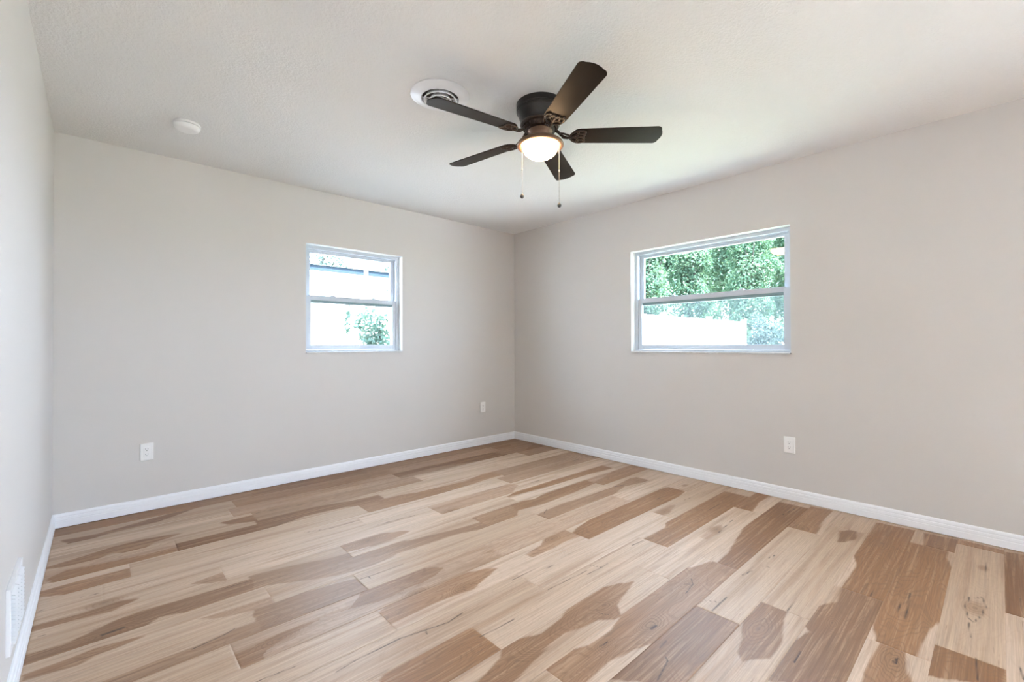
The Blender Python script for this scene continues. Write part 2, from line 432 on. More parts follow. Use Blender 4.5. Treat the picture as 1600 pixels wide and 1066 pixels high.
# outlines of the brown heartwood figures and lines of the dark checks and knots, in floor metres
HEARTWOOD = [
  (1, [(-0.179,-3.938),(-0.1,-4.011),(-0.871,-3.992),(-0.87,-3.935)]),
  (1, [(-1.36,-3.777),(-1.353,-3.934),(-1.443,-3.932),(-1.617,-3.771)]),
  (1, [(-0.41,-3.598),(-0.309,-3.692),(-0.625,-3.745),(-0.781,-3.757),(-1.056,-3.739),(-1.249,-3.734),(-1.386,-3.723),(-1.48,-3.718),(-1.492,-3.612),(-1.184,-3.589),(-0.903,-3.586),(-0.65,-3.592)]),
  (0.9, [(-1.521,-3.616),(-1.489,-3.675),(-1.553,-3.695),(-1.626,-3.712),(-1.685,-3.726),(-1.807,-3.612),(-1.718,-3.605),(-1.623,-3.608)]),
  (1, [(-0.563,-3.43),(-0.423,-3.56),(-0.872,-3.576),(-1.138,-3.574),(-1.137,-3.425),(-0.821,-3.433)]),
  (0.85, [(-1.145,-3.427),(-1.29,-3.441),(-1.45,-3.419),(-1.558,-3.406),(-1.611,-3.424),(-1.809,-3.413),(-1.952,-3.409),(-2.03,-3.414),(-1.847,-3.585),(-1.672,-3.584),(-1.509,-3.583),(-1.317,-3.586),(-1.146,-3.575)]),
  (0.9, [(-1.564,-3.153),(-1.538,-3.24),(-1.536,-3.308),(-1.597,-3.326),(-1.761,-3.363),(-1.837,-3.364),(-1.89,-3.36),(-1.974,-3.304),(-1.939,-3.28),(-1.823,-3.254),(-1.674,-3.225)]),
  (0.9, [(-0.529,-3.042),(-0.334,-3.051),(-0.041,-3.031),(-0.028,-3.166),(-0.175,-3.162),(-0.544,-3.188),(-0.585,-3.173)]),
  (1, [(-0.331,-2.862),(-0.079,-2.844),(-0.024,-3.018),(-0.349,-3.037),(-0.578,-3.03),(-0.902,-3.028),(-1.57,-3.037),(-1.58,-2.952),(-1.171,-2.935),(-0.557,-2.878)]),
  (0.8, [(-0.583,-3.297),(-0.386,-3.273),(-0.317,-3.338),(-0.46,-3.355),(-0.55,-3.328)]),
  (1, [(-0.066,-3.406),(-0.044,-3.576),(-0.308,-3.581),(-0.579,-3.584),(-0.876,-3.588),(-0.877,-3.442),(-0.624,-3.419),(-0.311,-3.405)]),
  (0.85, [(-0.055,-3.613),(-0.041,-3.76),(-0.235,-3.756),(-0.416,-3.736),(-0.367,-3.659),(-0.246,-3.639)]),
  (1, [(-0.298,-3.577),(-0.26,-3.733),(-0.602,-3.724),(-0.88,-3.716),(-0.909,-3.557),(-0.757,-3.58)]),
  (0.9, [(-0.073,-3.932),(-0.041,-4.013),(-0.43,-4.003),(-0.437,-3.937)]),
  (0.9, [(-0.026,-3.759),(-0.046,-3.933),(-0.113,-3.921),(-0.12,-3.77)]),
  (1, [(-0.354,-2.166),(-0.36,-2.292),(-0.729,-2.323),(-1.06,-2.336),(-1.332,-2.326),(-1.569,-2.315),(-1.58,-2.205),(-1.521,-2.181),(-1.219,-2.149),(-0.934,-2.132),(-0.605,-2.139)]),
  (1, [(-0.168,-2.512),(-0.136,-2.66),(-0.394,-2.68),(-0.772,-2.677),(-1.071,-2.665),(-1.335,-2.665),(-1.344,-2.531),(-1.104,-2.539),(-0.948,-2.477),(-0.666,-2.467),(-0.378,-2.472)]),
  (1, [(-0.438,-2.681),(-0.437,-2.803),(-0.213,-2.763),(0.056,-2.782),(0.081,-2.731),(-0.001,-2.68),(-0.193,-2.691)]),
  (0.75, [(-1.979,-2.207),(-1.834,-2.186),(-1.699,-2.109),(-1.589,-2.15),(-1.526,-2.209),(-1.596,-2.266),(-1.705,-2.251),(-1.811,-2.261),(-1.967,-2.255)]),
  (0.4, [(-1.014,-2.378),(-0.881,-2.348),(-0.734,-2.362),(-0.702,-2.392),(-0.872,-2.436),(-1.008,-2.421)]),
  (0.4, [(-1.088,-2.74),(-0.904,-2.725),(-0.805,-2.751),(-0.933,-2.794),(-1.075,-2.781)]),
  (0.7, [(-1.491,-1.857),(-1.254,-1.833),(-0.989,-1.852),(-0.704,-1.865),(-0.377,-1.827),(-0.308,-1.86),(-0.339,-1.954),(-0.598,-1.91),(-0.906,-1.978),(-1.374,-1.966),(-1.52,-1.942)]),
  (0.9, [(-1.53,-1.618),(-1.323,-1.633),(-1.025,-1.617),(-0.739,-1.608),(-0.697,-1.705),(-1.057,-1.74),(-1.344,-1.748),(-1.611,-1.706)]),
  (1, [(-1.206,-1.34),(-0.73,-1.303),(-0.355,-1.377),(0.006,-1.405),(0.044,-1.523),(-0.25,-1.547),(-0.498,-1.522),(-0.904,-1.511),(-1.395,-1.472)]),
  (1, [(-0.011,0.033),(0.156,-0.125),(0.048,-0.811),(-0.256,-0.812),(-0.457,-0.668),(-0.471,-0.516)]),
  (0.8, [(-0.27,-1.492),(-0.002,-1.518),(0.001,-1.784),(-0.277,-1.795),(-0.548,-1.787),(-0.863,-1.769),(-0.886,-1.694),(-0.515,-1.635)]),
  (0.85, [(-2.526,-2.7),(-2.388,-2.716),(-2.252,-2.703),(-2.147,-2.693),(-1.996,-2.681),(-1.882,-2.704),(-1.791,-2.75),(-1.879,-2.772),(-2.007,-2.807),(-2.075,-2.838),(-2.155,-2.816),(-2.239,-2.801),(-2.32,-2.779),(-2.409,-2.785),(-2.518,-2.8),(-2.608,-2.821),(-2.689,-2.831),(-2.765,-2.761),(-2.594,-2.707)]),
  (0.85, [(-2.519,-2.867),(-2.422,-2.866),(-2.304,-2.882),(-2.172,-2.89),(-1.997,-2.88),(-1.84,-2.862),(-1.674,-2.849),(-1.533,-2.857),(-1.435,-2.884),(-1.308,-2.934),(-1.307,-3.024),(-1.501,-3.03),(-1.687,-3.038),(-1.782,-3.032),(-1.931,-3.03),(-2.061,-3.032),(-2.189,-3.014),(-2.329,-2.986),(-2.406,-2.988),(-2.474,-2.994),(-2.532,-2.94)]),
  (0.85, [(-1.767,-3.046),(-1.774,-3.218),(-2.057,-3.227),(-2.215,-3.233),(-2.412,-3.051),(-2.284,-3.06),(-2.129,-3.057),(-1.961,-3.059)]),
  (0.85, [(-3.256,-2.023),(-3.212,-2.015),(-3.142,-2.003),(-3.071,-2.0),(-2.976,-2.016),(-2.87,-2.021),(-2.767,-1.982),(-2.676,-1.955),(-2.574,-1.951),(-2.446,-1.975),(-2.329,-2.029),(-2.432,-2.083),(-2.522,-2.099),(-2.605,-2.096),(-2.69,-2.106),(-2.764,-2.103),(-2.865,-2.073),(-2.964,-2.056),(-3.039,-2.072),(-3.12,-2.088),(-3.182,-2.115),(-3.236,-2.122),(-3.274,-2.109)]),
  (0.85, [(-2.789,-2.175),(-2.638,-2.154),(-2.545,-2.134),(-2.421,-2.134),(-2.252,-2.167),(-2.166,-2.214),(-2.277,-2.248),(-2.383,-2.285),(-2.473,-2.273),(-2.576,-2.262),(-2.673,-2.267),(-2.778,-2.272)]),
  (0.95, [(-2.973,-2.531),(-2.882,-2.515),(-2.783,-2.498),(-2.688,-2.502),(-2.567,-2.523),(-2.549,-2.618),(-2.567,-2.68),(-2.655,-2.673),(-2.737,-2.661),(-2.795,-2.696)]),
  (0.7, [(-3.09,-1.784),(-2.735,-1.842),(-2.742,-1.96),(-2.841,-1.948),(-3.017,-1.947),(-3.14,-1.95),(-3.2,-1.962),(-3.162,-1.798),(-3.089,-1.802)]),
  (0.6, [(-3.112,-1.461),(-3.083,-1.457),(-2.944,-1.478),(-2.8,-1.52),(-2.56,-1.568),(-2.325,-1.678),(-2.493,-1.733),(-2.647,-1.755),(-2.785,-1.735),(-2.931,-1.68),(-3.081,-1.617),(-3.142,-1.597)]),
  (1, [(-2.797,-0.02),(-2.749,-0.002),(-1.852,-0.006),(-1.939,-0.1),(-2.449,-0.176),(-2.801,-0.228),(-2.848,-0.253)]),
  (0.85, [(-1.93,-0.143),(-1.727,-0.195),(-1.815,-0.478),(-2.248,-0.472),(-2.391,-0.364),(-2.23,-0.267)]),
  (1, [(-1.81,-0.355),(-1.535,-0.34),(-0.64,-0.357),(-0.623,-0.512),(-0.843,-0.524),(-1.429,-0.439),(-1.826,-0.498)]),
  (1, [(-1.607,0.071),(-1.142,0.164),(-0.594,0.056),(0.052,0.101),(-0.243,-0.22),(-0.7,-0.054),(-1.389,-0.093)]),
  (1, [(-0.489,-0.096),(-0.131,-0.098),(-0.323,-0.306),(-0.487,-0.255)]),
  (0.9, [(-2.906,-0.684),(-2.721,-0.708),(-2.433,-0.73),(-2.192,-0.774),(-2.116,-0.773),(-2.147,-0.862),(-2.284,-0.869),(-2.392,-0.854),(-2.661,-0.839),(-2.95,-0.879)]),
  (0.85, [(-2.306,-0.892),(-2.122,-0.886),(-1.878,-0.921),(-1.445,-0.945),(-1.104,-0.885),(-1.101,-1.02),(-1.35,-1.035),(-1.952,-1.045),(-2.31,-1.053)]),
  (0.75, [(-2.773,-1.442),(-2.633,-1.441),(-2.481,-1.44),(-2.314,-1.474),(-2.272,-1.513),(-2.396,-1.549),(-2.515,-1.551),(-2.631,-1.523),(-2.782,-1.513),(-2.897,-1.449)]),
  (0.7, [(-2.495,-1.57),(-2.301,-1.638),(-2.102,-1.671),(-1.886,-1.708),(-1.888,-1.774),(-2.094,-1.741),(-2.355,-1.728),(-2.525,-1.723),(-2.65,-1.667)]),
  (0.75, [(-1.867,-1.6),(-1.53,-1.618),(-1.497,-1.648),(-1.668,-1.768),(-1.865,-1.761)]),
  (0.6, [(-2.166,-2.033),(-2.062,-2.0),(-2.067,-2.113),(-2.141,-2.069)]),
  (0.5, [(-1.962,-1.234),(-1.655,-1.228),(-1.271,-1.223),(-1.178,-1.311),(-1.395,-1.472),(-1.673,-1.441),(-1.98,-1.419)]),
  (1, [(-3.853,-0.053),(-3.586,-0.049),(-3.163,-0.047),(-2.759,-0.045),(-2.814,-0.285),(-3.182,-0.197),(-3.588,-0.153),(-3.854,-0.16)]),
  (0.85, [(-3.817,-0.253),(-3.661,-0.279),(-3.476,-0.223),(-3.198,-0.182),(-3.102,-0.147),(-3.362,-0.294),(-3.59,-0.314),(-3.761,-0.333)]),
  (0.9, [(-3.85,-0.653),(-3.734,-0.621),(-3.595,-0.572),(-3.456,-0.56),(-3.273,-0.61),(-3.39,-0.651),(-3.498,-0.689),(-3.596,-0.675),(-3.72,-0.705),(-3.848,-0.676)]),
  (0.9, [(-3.089,-0.583),(-2.881,-0.577),(-2.846,-0.591),(-2.906,-0.684),(-3.05,-0.654)]),
  (0.95, [(-3.852,-0.799),(-3.777,-0.742),(-3.598,-0.772),(-3.469,-0.793),(-3.33,-0.791),(-3.334,-0.894),(-3.475,-0.887),(-3.6,-0.885),(-3.772,-0.873),(-3.853,-0.857)]),
  (1, [(-3.331,-0.763),(-3.176,-0.762),(-2.926,-0.771),(-2.889,-0.77),(-2.956,-0.905),(-3.198,-0.914),(-3.334,-0.894)]),
  (0.9, [(-3.852,-0.952),(-3.715,-0.946),(-3.535,-0.946),(-3.534,-1.075),(-3.713,-1.044),(-3.853,-1.007)]),
  (0.6, [(-3.326,-1.347),(-3.197,-1.304),(-3.2,-1.415),(-3.27,-1.39)]),
  (0.85, [(-3.845,-1.306),(-3.707,-1.318),(-3.581,-1.308),(-3.517,-1.333),(-3.608,-1.379),(-3.687,-1.367),(-3.776,-1.357),(-3.847,-1.345)]),
  (0.8, [(-3.842,-1.512),(-3.745,-1.542),(-3.657,-1.508),(-3.6,-1.477),(-3.519,-1.463),(-3.4,-1.476),(-3.283,-1.48),(-3.09,-1.487),(-3.12,-1.614),(-3.302,-1.601),(-3.463,-1.575),(-3.541,-1.616),(-3.612,-1.616),(-3.7,-1.62),(-3.784,-1.6),(-3.838,-1.605)]),
  (0.8, [(-3.837,-1.669),(-3.741,-1.663),(-3.657,-1.648),(-3.567,-1.67),(-3.521,-1.687),(-3.587,-1.702),(-3.657,-1.707),(-3.706,-1.728),(-3.777,-1.714),(-3.841,-1.709)]),
  (0.6, [(-3.672,-1.89),(-3.576,-1.891),(-3.488,-1.886),(-3.395,-1.892),(-3.263,-1.874),(-3.156,-1.875),(-3.173,-1.944),(-3.306,-1.962),(-3.45,-1.965),(-3.559,-1.995)]),
  (0.5, [(-3.349,-1.696),(-3.238,-1.708),(-3.119,-1.721),(-3.132,-1.775),(-3.269,-1.755)]),
]
CRACKS = [
  (0.011, [(-1.125,-3.5),(-1.005,-3.501)]),
  (0.008, [(-1.129,-3.531),(-0.978,-3.526)]),
  (0.008, [(-1.246,-3.638),(-1.106,-3.629)]),
  (0.011, [(-1.236,-3.661),(-0.966,-3.648)]),
  (0.009, [(-1.079,-3.836),(-1.207,-3.845)]),
  (0.009, [(-0.935,-3.82),(-0.817,-3.83),(-0.819,-3.845),(-0.776,-3.868),(-0.871,-3.88),(-0.983,-3.868),(-1.065,-3.849),(-1.036,-3.833),(-0.935,-3.82)]),
  (0.009, [(-1.849,-3.431),(-1.766,-3.429)]),
  (0.008, [(-1.305,-3.968),(-1.384,-3.975)]),
  (0.008, [(-1.348,-3.863),(-1.497,-3.871)]),
  (0.009, [(-0.671,-3.983),(-0.808,-3.985)]),
  (0.007, [(-1.526,-3.317),(-1.393,-3.32)]),
  (0.007, [(-0.514,-3.869),(-0.295,-3.876)]),
  (0.007, [(-1.586,-3.665),(-1.552,-3.674),(-1.598,-3.675),(-1.586,-3.665)]),
  (0.008, [(-1.697,-3.046),(-1.664,-3.101),(-1.757,-3.103)]),
  (0.007, [(-1.664,-3.101),(-1.6,-3.102)]),
  (0.008, [(-2.277,-3.147),(-2.167,-3.125),(-2.154,-3.109)]),
  (0.008, [(-2.128,-3.07),(-2.071,-3.068)]),
  (0.007, [(-1.71,-2.965),(-1.608,-2.95),(-1.565,-2.921)]),
  (0.007, [(-2.138,-2.522),(-1.868,-2.535)]),
  (0.008, [(-1.899,-2.559),(-1.789,-2.565),(-1.731,-2.562)]),
  (0.007, [(-1.816,-2.506),(-1.789,-2.565)]),
  (0.007, [(-2.024,-2.379),(-1.917,-2.389)]),
  (0.007, [(-2.202,-2.348),(-2.007,-2.351)]),
  (0.016, [(-2.049,-2.991),(-2.016,-2.994)]),
  (0.008, [(-2.281,-2.916),(-2.237,-2.92)]),
  (0.009, [(-2.426,-2.578),(-2.4,-2.578)]),
  (0.012, [(-1.355,-3.076),(-1.271,-3.09)]),
  (0.009, [(-1.185,-3.105),(-1.173,-3.138)]),
  (0.007, [(-2.095,-2.82),(-2.114,-2.794)]),
  (0.01, [(-2.907,-2.371),(-2.803,-2.37),(-2.71,-2.39),(-2.612,-2.412),(-2.531,-2.399)]),
  (0.01, [(-2.708,-2.399),(-2.712,-2.417)]),
  (0.007, [(-3.051,-2.38),(-2.96,-2.367),(-2.907,-2.371)]),
  (0.007, [(-3.264,-2.243),(-3.142,-2.255)]),
  (0.008, [(-2.729,-1.847),(-2.61,-1.855),(-2.504,-1.854)]),
  (0.009, [(-2.689,-1.855),(-2.687,-1.874)]),
  (0.008, [(-2.573,-2.57),(-2.497,-2.575),(-2.404,-2.577)]),
  (0.007, [(-2.653,-2.079),(-2.629,-2.102)]),
  (0.009, [(-2.877,-0.561),(-2.633,-0.586),(-2.452,-0.6)]),
  (0.01, [(-2.635,-0.592),(-2.624,-0.595)]),
  (0.009, [(-2.746,-1.102),(-2.592,-1.149),(-2.416,-1.142)]),
  (0.01, [(-2.596,-1.146),(-2.585,-1.146)]),
  (0.01, [(-2.134,-1.313),(-2.122,-1.317)]),
  (0.009, [(-2.369,-1.291),(-2.13,-1.317)]),
  (0.007, [(-2.612,-1.541),(-2.575,-1.562)]),
  (0.01, [(-1.696,-0.225),(-1.428,-0.216)]),
  (0.011, [(-3.841,-1.178),(-3.823,-1.169)]),
  (0.008, [(-3.711,-1.145),(-3.642,-1.157)]),
  (0.02, [(-3.639,-1.565),(-3.578,-1.561)]),
  (0.008, [(-3.396,-1.902),(-3.293,-1.887),(-3.251,-1.869)]),
  (0.008, [(-3.821,-1.409),(-3.803,-1.412)]),
  (0.007, [(-3.224,-1.498),(-3.128,-1.503)]),
  (0.007, [(-0.728,-2.236),(-0.517,-2.246)]),
  (0.007, [(-0.578,-2.377),(-0.454,-2.4)]),
  (0.014, [(-0.67,-1.87),(-0.563,-1.888)]),
  (0.014, [(-0.286,-1.131),(-0.188,-1.141)]),
  (0.013, [(-1.068,-1.346),(-0.98,-1.351)]),
  (0.01, [(-1.463,-2.532),(-1.363,-2.542)]),
  (0.008, [(-0.939,-2.788),(-0.676,-2.767)]),
  (0.007, [(-0.622,-2.591),(-0.443,-2.591)]),
  (0.008, [(-1.475,-1.872),(-1.396,-1.827)]),
  (0.009, [(-1.056,-3.116),(-1.003,-3.112)]),
  (0.008, [(-0.356,-2.956),(-0.165,-2.978)]),
  (0.008, [(-1.074,-3.099),(-1.007,-3.113)]),
]

KNOTS = [(-0.920, -3.850, 0.055), (-1.592, -3.670, 0.060), (-1.480, -3.464, 0.040), (-0.405, -3.864, 0.030), (-2.030, -2.987, 0.055), (-2.047, -2.770, 0.050), (-2.559, -2.761, 0.050), (-1.619, -2.939, 0.045), (-1.740, -3.278, 0.075), (-2.260, -2.923, 0.030), (-1.727, -2.173, 0.050), (-0.869, -2.400, 0.050), (-0.900, -2.761, 0.050), (-0.230, -2.228, 0.030), (-0.616, -1.893, 0.040), (-0.427, -3.312, 0.045), (-0.510, -3.109, 0.050), (-0.419, -3.478, 0.060), (-0.184, -3.697, 0.050), (-2.594, -2.134, 0.045), (-2.407, -2.244, 0.045), (-3.140, -2.057, 0.050), (-2.757, -2.026, 0.040), (-2.514, -1.468, 0.050), (-1.897, -1.419, 0.050), (-3.611, -1.564, 0.050), (-3.632, -1.277, 0.050)]

# ------------------------------------------------------------------ floor: one vinyl plank floor, every plank a grid patch of the mesh
ROW = 0.1795
JOINTS = {-1: [-0.872], 0: [-1.356, -0.112], 1: [-1.495, -0.28], 2: [-1.137], 3: [-1.53, -0.321], 4: [-1.765, -0.54], 5: [-1.315, -2.515],
          6: [-0.435, -1.65], 7: [-2.56, -1.34, -0.145], 8: [-0.93], 9: [-0.36, -2.786, -1.574], 10: [-2.068], 11: [-1.527, -2.739, -0.31],
          12: [-1.876, -0.694, -3.085], 13: [-0.221], 14: [-1.978, -3.198], 15: [-1.198], 16: [-1.1, -2.317, -3.534], 17: [-2.11, -3.33],
          18: [-0.455, -2.9], 19: [-1.78, -0.58], 20: [-0.508], 21: [-1.91], -2: [-1.7], -3: [-0.6]}
PLANK = 1.219


def seg_dist(px, py, a, b):
    ax, ay = a
    bx, by = b
    dx, dy = bx - ax, by - ay
    l2 = dx * dx + dy * dy + 1e-12
    tt = np.clip(((px - ax) * dx + (py - ay) * dy) / l2, 0, 1)
    return np.hypot(px - ax - tt * dx, (py - ay - tt * dy))


def inside(px, py, poly):
    r = np.zeros(px.shape, bool)
    n = len(poly)
    for i in range(n):
        x0, y0 = poly[i]
        x1, y1 = poly[(i + 1) % n]
        if y0 == y1: continue
        c = ((y0 > py) != (y1 > py)) & (px < (x1 - x0) * (py - y0) / (y1 - y0) + x0)
        r ^= c
    return r


# planks coloured brown nearly all over: level, x at the plank's middle, row
BROWN = [(0.9, -0.35, 21), (0.85, -1.3, 21), (0.9, -2.5, 21), (0.95, -3.5, 21), (0.85, -0.25, 20), (0.7, -1.1, 20), (0.8, -2.3, 20), (0.75, -0.3, 19), (0.6, -1.2, 19), (0.5, -2.4, 19),
         (0.7, -0.2, 18), (0.5, -0.5, 16), (0.55, -0.6, 15), (0.5, -0.5, 12), (0.45, -2.5, 18), (0.4, -3.5, 17), (0.35, -2.2, 10), (0.35, -0.9, 10)]


def build_floor():
    rng = np.random.default_rng(11)
    V, F, UV, HE, HL, CR, TO, KN = [], [], [], [], [], [], [], []
    base = 0
    for k in range(-27, 22):
        y0, y1 = -3.936 + ROW * k, -3.936 + ROW * (k + 1)
        if y1 <= -L: continue
        y0c, y1c = max(y0, -L), min(y1, 0.0)
        js = sorted(JOINTS.get(k, [-0.4 - ((k * 47) % 120) / 100.0]))
        x = js[0]
        while x > -W - 0.2:
            x -= PLANK
            js.insert(0, x)
        while js[-1] < 0.0:
            js.append(js[-1] + PLANK)
        out = [js[0]]
        for a, b in zip(js[:-1], js[1:]):
            nsp = max(1, round((b - a) / PLANK))
            for q in range(1, nsp + 1):
                out.append(a + (b - a) * q / nsp)
        for a, b in zip(out[:-1], out[1:]):
            xa, xb = max(a, -W), min(b, 0.0)
            if xb - xa < 0.004: continue
            far = math.hypot((xa + xb) / 2 + 3.65, (y0 + y1) / 2 + 3.93)
            st = (0.007 if far < 2.6 else 0.011) if y1 > -4.2 else 0.05
            nx = max(4, int((xb - xa) / st))
            ny = max(6, int((y1c - y0c) / (st * 0.75)))
            e = 0.0012
            xs = np.concatenate(([xa], np.linspace(xa + e, xb - e, nx), [xb]))
            ys = np.concatenate(([y0c], np.linspace(y0c + e, y1c - e, ny), [y1c]))
            X, Y = np.meshgrid(xs, ys, indexing='ij')
            Z = np.zeros_like(X)
            Z[0, :] = Z[-1, :] = -0.0007
            Z[:, 0] = Z[:, -1] = -0.0007
            he = np.zeros_like(X)
            hl = np.zeros_like(X)
            for lev, poly in HEARTWOOD:
                pp = np.array(poly)
                if pp[:, 0].max() < xa - 0.03 or pp[:, 0].min() > xb + 0.03 or pp[:, 1].max() < y0 - 0.03 or pp[:, 1].min() > y1 + 0.03:
                    continue
                cx, cy = pp.mean(0)
                nin = ((pp[:, 0] > xa + 0.03) & (pp[:, 0] < xb - 0.03) & (pp[:, 1] > y0 + 0.035) & (pp[:, 1] < y1 - 0.035)).sum()
                if not (xa <= cx <= xb and y0 <= cy <= y1) and nin < 3:
                    continue
                # let a figure that reaches a plank edge run right through it
                q = pp.copy()
                q[:, 1] = np.where(q[:, 1] < y0 + 0.022, y0 - 0.03, np.where(q[:, 1] > y1 - 0.022, y1 + 0.03, q[:, 1]))
                q[:, 0] = np.where(np.abs(q[:, 0] - a) < 0.05, a - 0.05, np.where(np.abs(q[:, 0] - b) < 0.05, b + 0.05, q[:, 0]))
                d = np.full(X.shape, 9.0)
                for i in range(len(q)):
                    d = np.minimum(d, seg_dist(X, Y, q[i], q[(i + 1) % len(q)]))
                sd = np.where(inside(X, Y, q), d, -d)
                v = np.clip(0.5 + sd / 0.05, 0, 1)
                hl = np.where(v > he, lev, hl)
                he = np.maximum(he, v)
            for lev, bx, bk in BROWN:
                if bk == k and xa < bx < xb:
                    v = np.clip(0.95 - np.clip((np.abs(Y - (y0 + y1) / 2) / ROW - 0.34) * 3.2, 0, 1) * (0.5 + 0.5 * np.sin(X * 2.3 + k)), 0, 1)
                    hl = np.where(v > he, lev, hl)
                    he = np.maximum(he, v)
            cr = np.zeros_like(X)
            for rad, ln in CRACKS:
                pp = np.array(ln)
                if pp[:, 0].max() < xa - 0.03 or pp[:, 0].min() > xb + 0.03 or pp[:, 1].max() < y0 or pp[:, 1].min() > y1:
                    continue
                d = np.full(X.shape, 9.0)
                for i in range(len(pp) - 1):
                    d = np.minimum(d, seg_dist(X, Y, pp[i], pp[i + 1]))
                cr = np.maximum(cr, np.clip(1 - d / (rad * 0.85), 0, 1))
            kn = np.zeros_like(X)
            for kx, ky, kr in KNOTS:
                if not (xa < kx < xb and y0 < ky < y1): continue
                kn = np.maximum(kn, np.clip(1 - np.hypot((X - kx) / (2.1 * kr), (Y - ky) / kr), 0, 1))
            KN.append(kn.ravel())
            tone = rng.random()
            ou, ov = rng.random(2) * 37
            n0, n1 = X.shape
            V.append(np.stack((X, Y, Z), -1).reshape(-1, 3))
            UV.append(np.stack((X + ou, Y + ov, np.full_like(X, ou)), -1).reshape(-1, 3))
            HE.append(he.ravel())
            HL.append(hl.ravel())
            CR.append(cr.ravel())
            TO.append(np.full(X.size, tone))
            idx = np.arange(n0 * n1).reshape(n0, n1) + base
            F.append(np.stack((idx[:-1, :-1], idx[1:, :-1], idx[1:, 1:], idx[:-1, 1:]), -1).reshape(-1, 4))
            base += n0 * n1
    V, F, UV = np.concatenate(V), np.concatenate(F), np.concatenate(UV)
    me = bpy.data.meshes.new('floor')
    me.vertices.add(len(V))
    me.vertices.foreach_set('co', V.astype(np.float32).ravel())
    me.loops.add(F.size)
    me.loops.foreach_set('vertex_index', F.astype(np.int32).ravel())
    me.polygons.add(len(F))
    me.polygons.foreach_set('loop_start', np.arange(0, F.size, 4, dtype=np.int32))
    me.update(calc_edges=True)
    at = me.attributes.new('plank_uv', 'FLOAT_VECTOR', 'POINT')
    at.data.foreach_set('vector', UV.astype(np.float32).ravel())
    for nm, arr in (('heart', HE), ('heart_level', HL), ('crack', CR), ('tone', TO), ('knot', KN)):
        at = me.attributes.new(nm, 'FLOAT', 'POINT')
        at.data.foreach_set('value', np.concatenate(arr).astype(np.float32))
    me.materials.append(M['floor'])
    o = bpy.data.objects.new('floor', me)
    COL.objects.link(o)
    return o


tag(build_floor(), kind='structure')

# ------------------------------------------------------------------ walls, ceiling, baseboards
TH = 0.2


def wall_with_holes(name, axis, lo, hi, ops, at, sign):
    """slab along x (axis 0) or y (axis 1) with openings (u0, u1, z0, z1), built as a grid of quads"""
    us = sorted({lo, hi, *[o[0] for o in ops], *[o[1] for o in ops]})
    zs = sorted({-0.15, H, *[max(o[2], -0.15) for o in ops], *[o[3] for o in ops]})

    def solid(i, k):
        if i < 0 or k < 0 or i >= len(us) - 1 or k >= len(zs) - 1: return False
        u, z = (us[i] + us[i + 1]) / 2, (zs[k] + zs[k + 1]) / 2
        return not any(o[0] < u < o[1] and o[2] < z < o[3] for o in ops)
    bm = bmesh.new()
    cache = {}

    def v(i, d, k):
        key = (i, d, k)
        if key not in cache:
            w = at + sign * TH * d
            cache[key] = bm.verts.new((us[i], w, zs[k]) if axis == 0 else (w, us[i], zs[k]))
        return cache[key]
    for i in range(len(us) - 1):
        for k in range(len(zs) - 1):
            if not solid(i, k): continue
            for d in (0, 1):
                bm.faces.new((v(i, d, k), v(i + 1, d, k), v(i + 1, d, k + 1), v(i, d, k + 1)))
            if not solid(i - 1, k): bm.faces.new((v(i, 0, k), v(i, 1, k), v(i, 1, k + 1), v(i, 0, k + 1)))
            if not solid(i + 1, k): bm.faces.new((v(i + 1, 0, k), v(i + 1, 1, k), v(i + 1, 1, k + 1), v(i + 1, 0, k + 1)))
            if not solid(i, k - 1): bm.faces.new((v(i, 0, k), v(i + 1, 0, k), v(i + 1, 1, k), v(i, 1, k)))
            if not solid(i, k + 1): bm.faces.new((v(i, 0, k + 1), v(i + 1, 0, k + 1), v(i + 1, 1, k + 1), v(i, 1, k + 1)))
    return tag(mk(name, bm, M['wall']), kind='structure')


wall_with_holes('wall_back', 0, -W - TH, TH, [WA], 0.0, 1)
wall_with_holes('wall_right', 1, -L - TH, 0.0, [WB, LIGHT_OPENING], 0.0, 1)
wall_with_holes('wall_rear', 0, -W - TH, 0.0, [], -L, -1)
bm = bmesh.new()
box(bm, -W - TH, -L, -0.15, -W, 0.0, H)
tag(mk('wall_left', bm, M['wall']), kind='structure')
bm = bmesh.new()
box(bm, -W - TH, -L - TH, H, TH, TH, H + 0.2)
tag(mk('ceiling', bm, M['ceiling']), kind='structure')

BB = [(0.0, 0.004), (0.0145, 0.004), (0.0145, 0.040), (0.0125, 0.0425), (0.0125, 0.046), (0.0135, 0.049), (0.0125, 0.061), (0.0095, 0.0635), (0.0095, 0.067),
      (0.0105, 0.070), (0.0085, 0.080), (0.0045, 0.086), (0.0, 0.087)]


def baseboard(name, kind):
    bm = bmesh.new()
    ends = []
    for s in (0, 1):
        ring = []
        for o, z in BB:
            if kind == 'back': p = ((-W + o) if s == 0 else -o, -o, z)
            elif kind == 'right': p = (-o, (-L if s == 0 else -o), z)
            else: p = (-W + o, (-L if s == 0 else -o), z)
            ring.append(bm.verts.new(p))
        ends.append(ring)
    n = len(BB)
    for i in range(n):
        j = (i + 1) % n
        bm.faces.new((ends[0][i], ends[0][j], ends[1][j], ends[1][i]))
    bm.faces.new(ends[0])
    bm.faces.new(ends[1])
    return tag(mk(name, bm, M['trim']), kind='structure')


baseboard('baseboard_back', 'back')
baseboard('baseboard_right', 'right')
baseboard('baseboard_left', 'left')

# ------------------------------------------------------------------ windows: local x along the wall, local y outwards, z up


